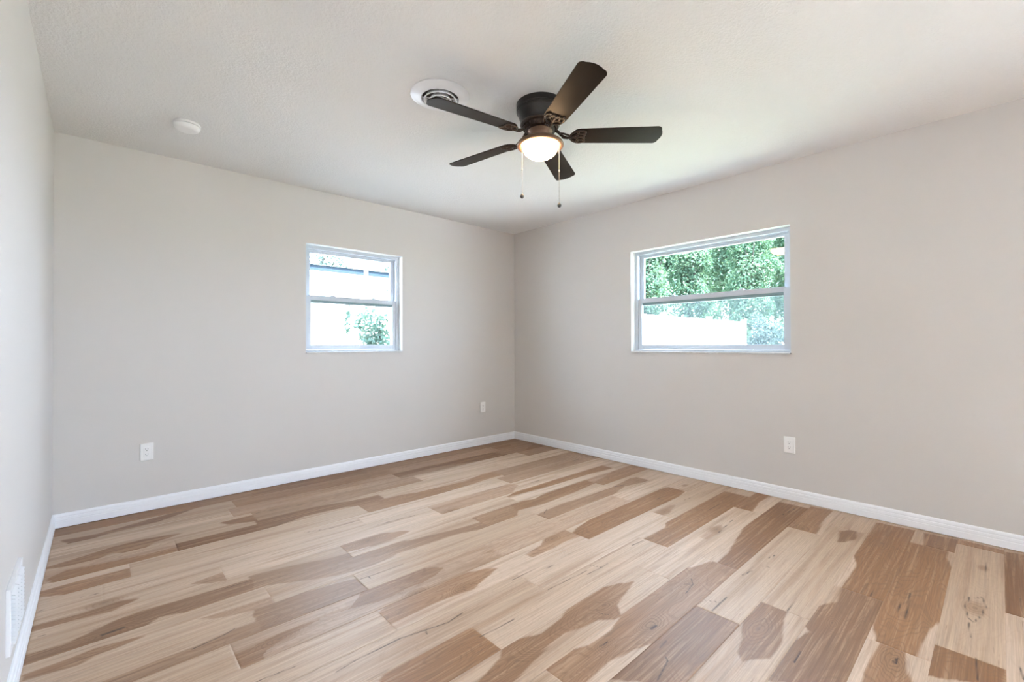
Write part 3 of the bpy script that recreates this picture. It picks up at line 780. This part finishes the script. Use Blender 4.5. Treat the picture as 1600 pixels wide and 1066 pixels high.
def make_window(name, op, loc, rz, width, screen):
    z0, z1 = op[2], op[3]
    root = empty(name, loc, rz)
    tag(root, kind='structure')
    w, fd0, fd1 = width, 0.070, 0.150
    e = 0.0015
    # outer frame with an inner stop
    bm = bmesh.new()
    fw_, ft = 0.030, 0.028
    box(bm, e, fd0, z0 + 0.002, fw_, fd1, z1 - e)
    box(bm, w - fw_, fd0, z0 + 0.002, w - e, fd1, z1 - e)
    box(bm, fw_, fd0, z1 - ft, w - fw_, fd1, z1 - e)
    box(bm, fw_, fd0, z0 + 0.002, w - fw_, fd1, z0 + 0.028)
    box(bm, fw_, fd0 + 0.030, z1 - ft - 0.009, w - fw_, fd1 - 0.01, z1 - ft)
    box(bm, fw_, fd0 + 0.040, z0 + 0.028, fw_ + 0.006, fd1, z1 - ft)
    box(bm, w - fw_ - 0.006, fd0 + 0.040, z0 + 0.028, w - fw_, fd1, z1 - ft)
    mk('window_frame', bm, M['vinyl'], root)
    zm = z0 + 0.478
    # upper fixed sash, set further out
    a, b = fd0 + 0.042, fd0 + 0.066
    sw = 0.034
    bm = bmesh.new()
    x0, x1, s0, s1 = fw_ + 0.0065, w - fw_ - 0.0065, zm - 0.040, z1 - ft - 0.0095
    box(bm, x0, a, s0, x0 + sw, b, s1, 0.002)
    box(bm, x1 - sw, a, s0, x1, b, s1, 0.002)
    box(bm, x0 + sw, a, s1 - 0.020, x1 - sw, b, s1, 0.002)
    box(bm, x0 + sw, a, s0, x1 - sw, b, s0 + 0.046, 0.002)
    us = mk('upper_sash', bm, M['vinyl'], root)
    bm = bmesh.new()
    box(bm, x0 + sw - 0.004, (a + b) / 2 - 0.002, s0 + 0.04, x1 - sw + 0.004, (a + b) / 2 + 0.002, s1 - 0.016)
    mk('pane', bm, M['glass'], us)
    # lower sash, nearer the room
    a, b = fd0 + 0.008, fd0 + 0.034
    bm = bmesh.new()
    x0, x1, s0, s1 = fw_ + 0.001, w - fw_ - 0.001, z0 + 0.029, zm + 0.018
    sw = 0.036
    box(bm, x0, a, s0, x0 + sw, b, s1, 0.002)
    box(bm, x1 - sw, a, s0, x1, b, s1, 0.002)
    box(bm, x0 + sw, a, s1 - 0.036, x1 - sw, b, s1, 0.002)
    box(bm, x0 + sw, a, s0, x1 - sw, b, s0 + 0.042, 0.002)
    box(bm, x0 + 0.02, a - 0.006, s1 - 0.004, x1 - 0.02, a + 0.004, s1 + 0.004, 0.0015)
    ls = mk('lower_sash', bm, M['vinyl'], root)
    bm = bmesh.new()
    box(bm, x0 + sw - 0.004, (a + b) / 2 - 0.002, s0 + 0.036, x1 - sw + 0.004, (a + b) / 2 + 0.002, s1 - 0.03)
    mk('pane', bm, M['glass'], ls)
    bm = bmesh.new()
    box(bm, x0 + sw, a + 0.003, s1 - 0.047, x1 - sw, a + 0.011, s1 - 0.036)
    mk('glazing_seal', bm, M['seal'], ls)
    bm = bmesh.new()
    box(bm, x0 + sw, a + 0.014, s1 - 0.060, x1 - sw, a + 0.018, s1 - 0.047)
    mk('glazing_seal', bm, M['seal'], ls)
    for q in (0.27, 0.73):
        bm = bmesh.new()
        cx = x0 + (x1 - x0) * q
        box(bm, cx - 0.022, a - 0.002, s1 + 0.004, cx + 0.022, b, s1 + 0.010, 0.002)
        box(bm, cx - 0.012, a + 0.004, s1 + 0.010, cx + 0.020, b - 0.006, s1 + 0.017, 0.002)
        mk('sash_lock', bm, M['vinyl'], ls)
    # fine screen outside the lower half
    if screen:
        bm = bmesh.new()
        vs = [bm.verts.new(p) for p in ((fw_ + 0.01, fd1 - 0.012, z0 + 0.03), (w - fw_ - 0.01, fd1 - 0.012, z0 + 0.03), (w - fw_ - 0.01, fd1 - 0.012, zm - 0.02), (fw_ + 0.01, fd1 - 0.012, zm - 0.02))]
        bm.faces.new(vs)
        mk('insect_screen', bm, M['screen'], root)
    # stone sill lying in the reveal, a little proud of the wall
    bm = bmesh.new()
    box(bm, e, -0.010, z0 - 0.0005, w - e, fd0 + 0.004, z0 + 0.0115, 0.002)
    mk('window_sill', bm, M['marble'], root)
    # white drywall return lining the opening
    bm = bmesh.new()
    th = 0.0013
    box(bm, 0.0001, 0.0008, z0 + 0.012, th, fd0, z1 - 0.0001)
    box(bm, w - th, 0.0008, z0 + 0.012, w - 0.0001, fd0, z1 - 0.0001)
    box(bm, th, 0.0008, z1 - th, w - th, fd0, z1 - 0.0001)
    mk('reveal', bm, M['reveal'], root)
    return root


make_window('window_1', WA, (WA[0], 0.0, 0.0), 0.0, WA[1] - WA[0], False)
make_window('window_2', WB, (0.0, WB[1], 0.0), math.radians(-90), WB[1] - WB[0], True)

# ------------------------------------------------------------------ outlets


def make_outlet(label):
    root = empty('wall_outlet', (0, 0, 0))
    tag(root, label, 'outlet', 'white duplex wall outlets')
    bm = bmesh.new()
    w, h = 0.036, 0.058
    # local y = out of the wall (towards -y)
    o1 = [(-w, -h), (w, -h), (w, h), (-w, h)]
    lo = [bm.verts.new((x, 0.0, z)) for x, z in o1]
    mid = [bm.verts.new((x, -0.003, z)) for x, z in o1]
    hi = [bm.verts.new((x * 0.90, -0.0062, z * 0.94)) for x, z in o1]
    for a, b in ((lo, mid), (mid, hi)):
        for i in range(4):
            bm.faces.new((a[i], a[(i + 1) % 4], b[(i + 1) % 4], b[i]))
    bm.faces.new(hi)
    bm.faces.new(lo[::-1])
    mk('cover_plate', bm, M['plastic'], root)
    bm = bmesh.new()
    box(bm, -0.0166, -0.0085, -0.0335, 0.0166, -0.0055, 0.0335, 0.001)
    rc = mk('receptacle', bm, M['plastic'], root)
    bm = bmesh.new()
    for zc in (0.0175, -0.0175):
        box(bm, -0.0075, -0.0088, zc - 0.001, -0.0055, -0.0080, zc + 0.0075)
        box(bm, 0.0050, -0.0088, zc, 0.0070, -0.0080, zc + 0.0070)
        cs = [(0.0026 * math.cos(q * math.pi / 5), zc - 0.0075 + 0.0028 * math.sin(q * math.pi / 5)) for q in range(10)]
        bm.faces.new([bm.verts.new((x, -0.0088, z)) for x, z in cs])
    mk('slots', bm, M['slot'], rc)
    for zc in (0.048, -0.048):
        bm = bmesh.new()
        bm.faces.new([bm.verts.new((0.0022 * math.cos(q * math.pi / 5), -0.0064, zc + 0.0022 * math.sin(q * math.pi / 5))) for q in range(10)])
        mk('screw', bm, M['vent'], root)
    return root


o1 = make_outlet('white wall outlet left of the smaller window, nearest the left wall corner')
o1.location = (-3.410, 0.0, 0.400)
o2 = copy_tree(o1)
o2.location = (-0.485, 0.0, 0.420)
o2['label'] = 'small far white outlet on the back wall beside the room corner'
o3 = copy_tree(o1)
o3.location = (0.0, -2.900, 0.395)
o3.rotation_euler = (0, 0, math.radians(-90))
o3['label'] = 'white wall outlet on the right wall beneath the wide window'

# ------------------------------------------------------------------ smoke detector
sd = empty('smoke_detector', (-3.270, -0.665, H))
tag(sd, 'round white smoke detector on the ceiling near the left wall', 'smoke detector')
bm = bmesh.new()
lathe(bm, [(0, 0), (0.066, 0), (0.068, -0.004), (0.068, -0.012), (0.066, -0.0135), (0, -0.0135)])
mk('mounting_base', bm, M['plastic'], sd, auto=35)
bm = bmesh.new()
lathe(bm, [(0.0595, -0.0135), (0.0595, -0.0165)])
mk('smoke_slot', bm, M['slot'], sd, smooth=True)
bm = bmesh.new()
lathe(bm, [(0, -0.0165), (0.065, -0.0165), (0.065, -0.021), (0.061, -0.031), (0.053, -0.038), (0.040, -0.0405), (0, -0.0415)])
mk('cover', bm, M['plastic'], sd, auto=35)

# ------------------------------------------------------------------ round ceiling air register
cv = empty('ceiling_air_vent', (-2.328, -1.935, H))
tag(cv, 'round white ceiling air register with concentric rings above a fan blade', 'air vent')
bm = bmesh.new()
lathe(bm, [(0.152, 0.0), (0.154, -0.003), (0.150, -0.006), (0.138, -0.006), (0.126, -0.012), (0.108, -0.020), (0.100, -0.022), (0.097, -0.020), (0.094, -0.004), (0.094, 0.0)], 64)
mk('outer_flange', bm, M['vent'], cv, auto=40)
bm = bmesh.new()
lathe(bm, [(0, -0.002), (0.095, -0.002)], 64)
mk('duct_opening', bm, M['duct'], cv)
for ra, rb, za in ((0.078, 0.087, -0.027), (0.052, 0.061, -0.030), (0.027, 0.036, -0.032)):
    bm = bmesh.new()
    lathe(bm, [(ra - 0.004, za + 0.018), (rb, za), (rb - 0.001, za - 0.003), (rb - 0.006, za - 0.002), (ra - 0.006, za + 0.016)], 64, close=True)
    mk('cone_ring', bm, M['vent'], cv, auto=50)
bm = bmesh.new()
for q in range(4):
    a = q * math.pi / 2 + 0.95
    d, n = Vector((math.cos(a), math.sin(a), 0)), Vector((-math.sin(a), math.cos(a), 0))
    tube(bm, [d * 0.012 + Vector((0, 0, -0.016)), d * 0.093 + Vector((0, 0, -0.014))], 0.0035, 6)
lathe(bm, [(0, -0.028), (0.010, -0.028), (0.012, -0.024), (0.012, -0.010), (0, -0.010)], 16)
mk('damper_spider', bm, M['vent'], cv)

# ------------------------------------------------------------------ return-air grille in the left wall
rg = empty('return_air_grille', (-W, -1.735, 0.276))
tag(rg, 'white louvred return air grille low on the left wall above the baseboard', 'air vent')
gw, gh = 0.146, 0.102
bm = bmesh.new()
fr = 0.020
for y0, y1, z0, z1 in ((-gw, -gw + fr, -gh, gh), (gw - fr, gw, -gh, gh), (-gw + fr, gw - fr, gh - fr, gh), (-gw + fr, gw - fr, -gh, -gh + fr)):
    box(bm, 0.0, y0, z0, 0.011, y1, z1, 0.002)
mk('grille_frame', bm, M['vent'], rg)
bm = bmesh.new()
n = 13
for i in range(n):
    zc = -gh + fr + (i + 0.5) * (2 * gh - 2 * fr) / n
    hz = (2 * gh - 2 * fr) / n
    for ya, yb in ((-gw + fr + 0.005, -0.044), (-0.034, 0.034), (0.044, gw - fr - 0.005)):
        vs = [bm.verts.new(p) for p in ((0.0015, ya, zc + hz * 0.40), (0.0015, yb, zc + hz * 0.40), (0.0185, yb, zc - hz * 0.22), (0.0185, ya, zc - hz * 0.22))]
        v2 = [bm.verts.new((p.co.x - 0.0002, p.co.y, p.co.z - 0.0018)) for p in vs]
        bm.faces.new(vs)
        bm.faces.new(v2[::-1])
        for q in range(4):
            bm.faces.new((vs[q], v2[q], v2[(q + 1) % 4], vs[(q + 1) % 4]))
mk('louvres', bm, M['vent'], rg)
for yc in (-0.039, 0.039):
    bm = bmesh.new()
    box(bm, 0.0005, yc - 0.0022, -gh + fr, 0.0030, yc + 0.0022, gh - fr)
    mk('divider', bm, M['vent'], rg)
bm = bmesh.new()
bm.faces.new([bm.verts.new((0.0006, y, z)) for y, z in ((-gw + fr, -gh + fr), (gw - fr, -gh + fr), (gw - fr, gh - fr), (-gw + fr, gh - fr))])
mk('dark_backing', bm, M['duct'], rg)
for s in (1, -1):
    bm = bmesh.new()
    lathe(bm, [(0, 0.0022), (0.0028, 0.0015), (0.004, 0)], 12)
    bmesh.ops.rotate(bm, verts=bm.verts[:], matrix=Matrix.Rotation(math.radians(90), 3, 'Y'))
    bmesh.ops.translate(bm, verts=bm.verts[:], vec=(0.008, s * (gw - 0.010), 0))
    mk('screw', bm, M['vent'], rg)

# ------------------------------------------------------------------ ceiling fan
FX, FY, A0 = -1.869, -2.225, -2.026
fan = empty('ceiling_fan', (FX, FY, H))
tag(fan, 'dark bronze five-blade flush ceiling fan with a lit bowl light and two pull chains', 'ceiling fan')


def lath(name, prof, mat, parent, seg=64, ang=30):
    bm = bmesh.new()
    lathe(bm, [(r, z - H) for r, z in prof], seg)
    return mk(name, bm, mat, parent, auto=ang)


lath('motor_housing', [(0, 2.4395), (0.131, 2.4395), (0.131, 2.4125), (0.1275, 2.4095), (0.1275, 2.4060), (0.1305, 2.4030), (0.1305, 2.3975), (0.1265, 2.3950), (0.1265, 2.3920), (0.1240, 2.3895),
                       (0.118, 2.372), (0.110, 2.352), (0.1045, 2.338), (0.1045, 2.334), (0.0, 2.334)], M['bronze'], fan)
lath('flywheel', [(0, 2.3338), (0.1075, 2.3338), (0.110, 2.331), (0.110, 2.325), (0.107, 2.322), (0.098, 2.319), (0.092, 2.309), (0.084, 2.300), (0.078, 2.297), (0, 2.297)], M['iron'], fan)
# ribbed ornament round the flywheel
bm = bmesh.new()
for q in range(40):
    a = q * 2 * math.pi / 40
    d = Vector((math.cos(a), math.sin(a), 0))
    tube(bm, [d * 0.0985 + Vector((0, 0, 2.3175 - H)), d * 0.0935 + Vector((0, 0, 2.3085 - H)), d * 0.085 + Vector((0, 0, 2.2995 - H))], 0.0032, 6)
mk('flywheel_ribs', bm, M['iron'], fan, smooth=True)
lath('switch_housing', [(0, 2.2968), (0.066, 2.2968), (0.068, 2.292), (0.064, 2.286), (0.056, 2.278), (0.052, 2.268), (0.050, 2.256), (0.056, 2.249), (0.066, 2.245), (0, 2.245)], M['fitter'], fan)
lk = lath('light_fitter', [(0, 2.2449), (0.070, 2.2449), (0.094, 2.241), (0.114, 2.234), (0.125, 2.226), (0.1285, 2.219), (0.1285, 2.213), (0.125, 2.209), (0.118, 2.2070), (0.110, 2.2080), (0.1015, 2.2125), (0.100, 2.222), (0, 2.226)], M['fitter'], fan)
lath('glass_bowl', [(0.0985, 2.2145), (0.0985, 2.209), (0.097, 2.200), (0.0925, 2.187), (0.085, 2.174), (0.072, 2.162), (0.055, 2.152), (0.036, 2.146), (0.015, 2.1435), (0, 2.143)], M['bowl'], fan, ang=80)


def smoothpath(pts, k=6):
    """Catmull-Rom through the points"""
    P = [Vector(p) for p in pts]
    P = [P[0] * 2 - P[1]] + P + [P[-1] * 2 - P[-2]]
    out = []
    for i in range(1, len(P) - 2):
        for s in range(k):
            u = s / k
            a, b, c, d = P[i - 1], P[i], P[i + 1], P[i + 2]
            out.append(0.5 * ((2 * b) + (c - a) * u + (2 * a - 5 * b + 4 * c - d) * u * u + (3 * b - a - 3 * c + d) * u ** 3))
    out.append(P[-2])
    return out


PITCH = -0.198
ZB = 2.266 - H


def blade_outline():
    r0, r1 = 0.168, 0.664
    hw0, hw1 = 0.0585, 0.0685
    pts = []
    # rounded root
    for q in range(13):
        a = math.pi / 2 + q * math.pi / 12
        pts.append((r0 + 0.050 + 0.050 * math.cos(a), 0.0585 * math.sin(a)))
    # lower edge to tip corner, gently convex tip
    rc = 0.026
    for q in range(7):
        a = -math.pi / 2 + q * math.pi / 12
        pts.append((r1 - 0.012 - rc + rc * math.cos(a), -hw1 + rc + rc * math.sin(a)))
    for q in range(1, 6):
        y = -hw1 + rc + (2 * hw1 - 2 * rc) * q / 6
        pts.append((r1 - 0.012 + 0.012 * (1 - (y / (hw1 - rc)) ** 2), y))
    for q in range(7):
        a = q * math.pi / 12
        pts.append((r1 - 0.012 - rc + rc * math.cos(a), hw1 - rc + rc * math.sin(a)))
    return pts


def make_blade():
    bm = bmesh.new()
    slab(bm, blade_outline(), -0.0028, 0.0028)
    bmesh.ops.recalc_face_normals(bm, faces=bm.faces[:])
    es = [e for e in bm.edges if len(e.link_faces) == 2 and e.link_faces[0].normal.angle(e.link_faces[1].normal) > 1.0]
    bmesh.ops.bevel(bm, geom=es, offset=0.0011, segments=2, affect='EDGES')
    bl = mk('blade', bm, M['blade'], None, auto=40)
    # cast bracket under the root: arm, ring and curled prongs
    bm = bmesh.new()
    z = -0.0055
    ca, sa = math.cos(-PITCH), math.sin(-PITCH)
    tube(bm, smoothpath([(0.075, 0, 0.046), (0.098, 0.004, 0.030), (0.122, 0.006, 0.006), (0.148, 0.003, -0.008), (0.185, 0, z - 0.001), (0.232, 0, z)]), [0.0095] * 6 + [0.008] * 6 + [0.0075] * 6 + [0.007] * 6 + [0.006] * 6 + [0.005], 10)
    for s in (1, -1):
        tube(bm, smoothpath([(0.160, 0, z), (0.168, s * 0.022, z), (0.188, s * 0.042, z), (0.214, s * 0.049, z), (0.240, s * 0.044, z), (0.246, s * 0.034, z), (0.236, s * 0.030, z)]), 0.0046, 8)
        tube(bm, smoothpath([(0.176, 0, z), (0.196, s * 0.010, z), (0.212, s * 0.024, z), (0.236, s * 0.022, z), (0.244, s * 0.012, z), (0.234, s * 0.008, z)]), 0.0042, 8)
        tube(bm, [(0.110, s * 0.003, 0.016), (0.128, s * 0.018, 0.002), (0.152, s * 0.014, -0.004), (0.166, 0, z)], 0.0052, 8)
    for x, y in ((0.205, 0.036), (0.205, -0.036), (0.236, 0.0)):
        lathe(bm, [(0, z - 0.0055), (0.006, z - 0.0045), (0.0075, z - 0.002), (0.0075, 0)], 14, x, y)
    mk('blade_bracket', bm, M['iron'], bl, smooth=True)
    return bl


proto = make_blade()
for k in range(5):
    b = proto if k == 0 else copy_tree(proto)
    b.parent = fan
    a = A0 + k * 2 * math.pi / 5
    b.matrix_local = Matrix.Translation((0, 0, ZB)) @ Matrix.Rotation(a, 4, 'Z') @ Matrix.Rotation(PITCH, 4, 'X')


def pull_chain(off, ztop, zbot, zcon):
    x, y = off
    bm = bmesh.new()
    tube(bm, smoothpath([(x * 0.50, y * 0.50, 2.252 - H), (x * 0.62, y * 0.62, 2.251 - H), (x * 0.93, y * 0.93, 2.2445 - H), (x, y, 2.236 - H), (x, y, ztop - 0.03 - H)]), 0.0011, 6)
    step = 0.0042
    zz = ztop - 0.02
    while zz > zbot + 0.012:
        lathe(bm, [(0, zz + 0.0019 - H), (0.0016, zz + 0.0010 - H), (0.0019, zz - H), (0.0016, zz - 0.0010 - H), (0, zz - 0.0019 - H)], 6, x, y)
        zz -= step
    tube(bm, [(x, y, ztop - 0.02 - H), (x, y, zbot + 0.010 - H)], 0.0006, 5)
    ch = mk('pull_chain', bm, M['chain'], fan, smooth=True)
    bm = bmesh.new()
    lathe(bm, [(0, zcon + 0.007 - H), (0.0028, zcon + 0.005 - H), (0.0036, zcon - H), (0.0028, zcon - 0.005 - H), (0, zcon - 0.007 - H)], 10, x, y)
    mk('chain_connector', bm, M['chain'], ch, smooth=True)
    bm = bmesh.new()
    pr = [(0, 0.013), (0.0035, 0.0125), (0.0055, 0.009), (0.0085, 0.006), (0.0115, 0.0), (0.0115, -0.004), (0.009, -0.010), (0.0045, -0.0135), (0, -0.0142)]
    lathe(bm, [(r, zbot + q - H) for r, q in pr], 20, x, y)
    mk('fob', bm, M['fob'], ch, smooth=True)


rx, ry = math.sin(CAM_YAW), -math.cos(CAM_YAW)
pull_chain((-0.100 * rx + 0.083 * -ry * 0, -0.100 * ry), 2.225, 1.938, 2.083)
pull_chain((0.104 * rx, 0.104 * ry), 2.225, 1.888, 2.075)

# ------------------------------------------------------------------ outside: ground, fence, neighbouring house, trees
bm = bmesh.new()
bm.faces.new([bm.verts.new(p) for p in ((-60, -60, -0.16), (80, -60, -0.16), (80, 80, -0.16), (-60, 80, -0.16))])
tag(mk('ground', bm, M['grass']), kind='structure')
bm = bmesh.new()
box(bm, TH + 0.001, -10.5, -0.158, 4.5, -4.6, -0.02)  # unseen pale slab added outside the opening to bounce light indoors
tag(mk('added_bounce_slab', bm, M['bounce_slab']), kind='structure')

FYP = 1.35
fn = empty('board_fence', (0, FYP, -0.16))
tag(fn, 'white board fence with a top rail running along the yard outside both windows', 'fence')
posts = [-6.0 + 2.4 * i for i in range(8)]
TOPZ = 1.80 + 0.16
for xp in posts:
    bm = bmesh.new()
    box(bm, xp - 0.055, -0.055, 0.0, xp + 0.055, 0.055, TOPZ + 0.03, 0.006)
    box(bm, xp - 0.066, -0.066, TOPZ + 0.03, xp + 0.066, 0.066, TOPZ + 0.05, 0.006)
    mk('fence_post', bm, M['fence'], fn)
rf = random.Random(3)
for xa, xb in zip(posts[:-1], posts[1:]):
    bm = bmesh.new()
    x = xa + 0.06
    while x < xb - 0.07:
        x2 = min(x + 0.145, xb - 0.06)
        box(bm, x, 0.002, 0.05, x2 - 0.008, 0.022, TOPZ - 0.02 + rf.uniform(-0.006, 0.006))
        x += 0.145
    mk('board_panel', bm, M['fence'], fn)
    for zz in (0.25, TOPZ - 0.24):
        bm = bmesh.new()
        box(bm, xa + 0.06, -0.042, zz - 0.042, xb - 0.06, 0.0, zz + 0.042, 0.004)
        mk('fence_rail', bm, M['fence'], fn)

hs = empty('neighbour_house', (0.0, 4.4, -0.16))
tag(hs, 'pale neighbouring house with a dark fascia line behind the white fence', 'house')
bm = bmesh.new()
box(bm, -9.0, 0.0, 0.0, 0.25, 7.0, 2.52)
mk('house_wall', bm, M['house'], hs)
bm = bmesh.new()
box(bm, -9.4, -0.42, 2.52, 0.62, 7.4, 2.56)
mk('soffit', bm, M['house'], hs)
bm = bmesh.new()
box(bm, -9.4, -0.44, 2.56, 0.62, -0.40, 2.655)
mk('fascia', bm, M['fascia'], hs)
bm = bmesh.new()
vs = [bm.verts.new(p) for p in ((-9.45, -0.47, 2.655), (0.67, -0.47, 2.655), (0.67, 7.45, 2.655), (-9.45, 7.45, 2.655), (-8.5, 3.5, 2.95), (-0.3, 3.5, 2.95))]
for q in ((0, 1, 5, 4), (1, 2, 5), (2, 3, 4, 5), (3, 0, 4), (3, 2, 1, 0)):
    bm.faces.new([vs[i] for i in q])
mk('roof', bm, M['roof'], hs)
bm = bmesh.new()
box(bm, -2.6, -0.02, 1.05, -1.5, 0.03, 2.1, 0.0)
wf = mk('house_window', bm, M['trim'], hs)
bm = bmesh.new()
box(bm, -2.54, -0.03, 1.11, -1.56, -0.018, 2.04)
mk('house_pane', bm, M['house'], wf)

pl = bmesh.new()
tube(pl, [(0, 0, -0.16), (0, 0, 3.4)], 0.028, 14)
lathe(pl, [(0.028, 3.4), (0.034, 3.405), (0.034, 3.43), (0, 3.445)], 14)
po = mk('white_pole', pl, M['trim'], None, auto=40)
po.location = (-0.66, 2.6, 0)
tag(po, 'slim white pole standing between the fence and the neighbouring house', 'pole')


def leaves(name, blobs, n, size, mat, parent, seed):
    rng = np.random.default_rng(seed)
    bl = np.array(blobs, float)           # x, y, z, rx, ry, rz
    wt = bl[:, 3] * bl[:, 4] * bl[:, 5]
    pick = rng.choice(len(bl), n, p=wt / wt.sum())
    d = rng.normal(size=(n, 3))
    d /= np.linalg.norm(d, axis=1)[:, None]
    rr = rng.random(n) ** 0.45
    # clumpiness
    c = bl[pick, :3] + d * bl[pick, 3:] * rr[:, None]
    c += 0.12 * np.sin(c[:, [1, 2, 0]] * 5.1 + seed)
    nrm = d * 0.6 + rng.normal(size=(n, 3)) * 0.6 + np.array([0, 0, 0.5])
    nrm /= np.linalg.norm(nrm, axis=1)[:, None]
    a = np.cross(nrm, rng.normal(size=(n, 3)))
    a /= np.linalg.norm(a, axis=1)[:, None]
    b = np.cross(nrm, a)
    s = size * (0.6 + 0.8 * rng.random(n))[:, None]
    v = np.empty((n, 4, 3))
    v[:, 0] = c - a * s
    v[:, 1] = c - b * s * 0.45 + nrm * s * 0.16
    v[:, 2] = c + a * s - nrm * s * 0.2
    v[:, 3] = c + b * s * 0.45 + nrm * s * 0.16
    me = bpy.data.meshes.new(name)
    me.vertices.add(n * 4)
    me.vertices.foreach_set('co', v.astype(np.float32).ravel())
    f = np.arange(n * 4, dtype=np.int32)
    me.loops.add(n * 4)
    me.loops.foreach_set('vertex_index', f)
    me.polygons.add(n)
    me.polygons.foreach_set('loop_start', np.arange(0, n * 4, 4, dtype=np.int32))
    me.update(calc_edges=True)
    tn = np.repeat(np.clip(rng.random(n) ** 1.3 * 0.8 + 0.2 * (np.sin(c[:, 0] * 3 + c[:, 2] * 4) * 0.5 + 0.5), 0, 1), 4)
    at = me.attributes.new('leaf_tone', 'FLOAT', 'POINT')
    at.data.foreach_set('value', tn.astype(np.float32))
    me.materials.append(mat)
    o = bpy.data.objects.new(name, me)
    COL.objects.link(o)
    o.parent = parent
    return o


def tree(name, label, cat, x, y, height, crown_r, crown_z0, n, size, mat, seed, group=None, trunk=0.12):
    rg_ = random.Random(seed)
    root = empty(name, (x, y, -0.16))
    tag(root, label, cat, group)
    bm = bmesh.new()
    zt = crown_z0 + (height - crown_z0) * 0.55
    tube(bm, smoothpath([(0, 0, 0), (0.06 * rg_.uniform(-1, 1), 0.05, zt * 0.4), (0.12 * rg_.uniform(-1, 1), 0.0, zt * 0.75), (0, 0.05, zt)]), [trunk * (1 - 0.035 * i) for i in range(19)], 10)
    for q in range(5):
        a = rg_.uniform(0, 6.28)
        z0 = zt * rg_.uniform(0.45, 0.8)
        e = Vector((math.cos(a), math.sin(a), 0)) * crown_r * 0.7
        tube(bm, smoothpath([(0, 0, z0), (e.x * 0.4, e.y * 0.4, z0 + 0.25 * (height - z0)), (e.x, e.y, z0 + 0.5 * (height - z0))]), [trunk * 0.45 * (1 - 0.06 * i) for i in range(13)], 7)
    mk('trunk', bm, M['bark'], root, smooth=True)
    blobs = []
    hc = (height - crown_z0) / 2
    zc = crown_z0 + hc
    blobs.append((0, 0, zc, crown_r * 0.72, crown_r * 0.72, hc * 0.85))
    for q in range(9):
        a = q * 2.4 + rg_.uniform(-0.4, 0.4)
        zz = zc + hc * rg_.uniform(-0.65, 0.65)
        rr = crown_r * rg_.uniform(0.45, 0.75)
        s = crown_r * rg_.uniform(0.28, 0.42)
        blobs.append((math.cos(a) * rr, math.sin(a) * rr, zz, s, s, s * 0.9))
    leaves('foliage', blobs, n, size, mat, root, seed)
    return root


G = 'trees beyond the white fence'
for nm, lb, x, y, hh, cr, cz, n, sz, mt, sd_ in (
        ('leafy_tree', 'bright green tree behind the white fence at the left end of the wide window', 8.4, 3.3, 5.8, 0.92, 0.9, 14000, 0.05, 'leaf_a', 21),
        ('leafy_tree', 'bright green tree behind the white fence at the middle of the wide window', 10.5, 2.9, 6.3, 0.80, 0.9, 14000, 0.05, 'leaf_a', 22),
        ('leafy_tree', 'green tree just beyond the white fence end post', 12.8, 1.9, 6.8, 0.92, 0.8, 15000, 0.05, 'leaf_a', 23),
        ('leafy_tree', 'green tree beyond the yard at the far right edge of the wide window', 15.3, 1.35, 8.2, 0.95, 0.6, 15000, 0.055, 'leaf_a', 24),
        ('leafy_tree', 'tall dense tree in the back row behind the left trees of the wide window', 14.6, 6.4, 8.8, 1.75, 1.2, 20000, 0.07, 'leaf_a', 25),
        ('leafy_tree', 'tall dense tree in the back row behind the right trees of the wide window', 19.0, 4.9, 10.2, 1.75, 1.0, 20000, 0.07, 'leaf_a', 26),
        ('leafy_tree', 'tallest far tree at the right end of the back row seen in the wide window', 23.6, 3.0, 12.0, 1.8, 0.8, 20000, 0.085, 'leaf_a', 27),
        ('leafy_tree', 'far green tree filling the gap at the middle of the wide window', 24.7, 8.7, 13.5, 2.4, 0.4, 22000, 0.09, 'leaf_a', 28),
        ('leafy_tree', 'furthest green tree filling the gap toward the right of the wide window', 31.0, 6.6, 15.5, 2.7, 0.4, 22000, 0.10, 'leaf_a', 29)):
    tree(nm, lb, 'tree', x, y, hh, cr, cz, n, sz, M[mt], sd_, G)
tree('leafy_tree', 'pale thin tree seen above the middle of the neighbouring house roof', 'tree', 3.4, 15.5, 6.9, 1.5, 3.2, 1500, 0.07, M['leaf_b'], 31, G)
tree('leafy_tree', 'pale thin tree seen above the right end of the neighbouring house roof', 'tree', 6.9, 15.0, 6.4, 1.3, 2.8, 1400, 0.07, M['leaf_b'], 32, G)
tree('shrub', 'blue green shrub just right of the white fence end post', 'shrub', 9.9, 0.55, 2.35, 0.46, 0.02, 5000, 0.04, M['leaf_b'], 41, 'shrubs in the yard', 0.03)
tree('shrub', 'blue green shrub furthest right through the wide window lower pane', 'shrub', 7.4, -0.78, 2.05, 0.46, 0.02, 5000, 0.036, M['leaf_b'], 42, 'shrubs in the yard', 0.03)
tree('shrub', 'leafy shrub in front of the fence at the lower right of the smaller window', 'shrub', -1.30, 0.83, 2.02, 0.27, 0.75, 1500, 0.028, M['leaf_c'], 43, 'shrubs in the yard', 0.014)
tree('sapling', 'thin young plant in front of the fence at the middle of the smaller window', 'shrub', -1.72, 0.62, 1.80, 0.05, 1.32, 70, 0.024, M['leaf_c'], 44, 'shrubs in the yard', 0.005)
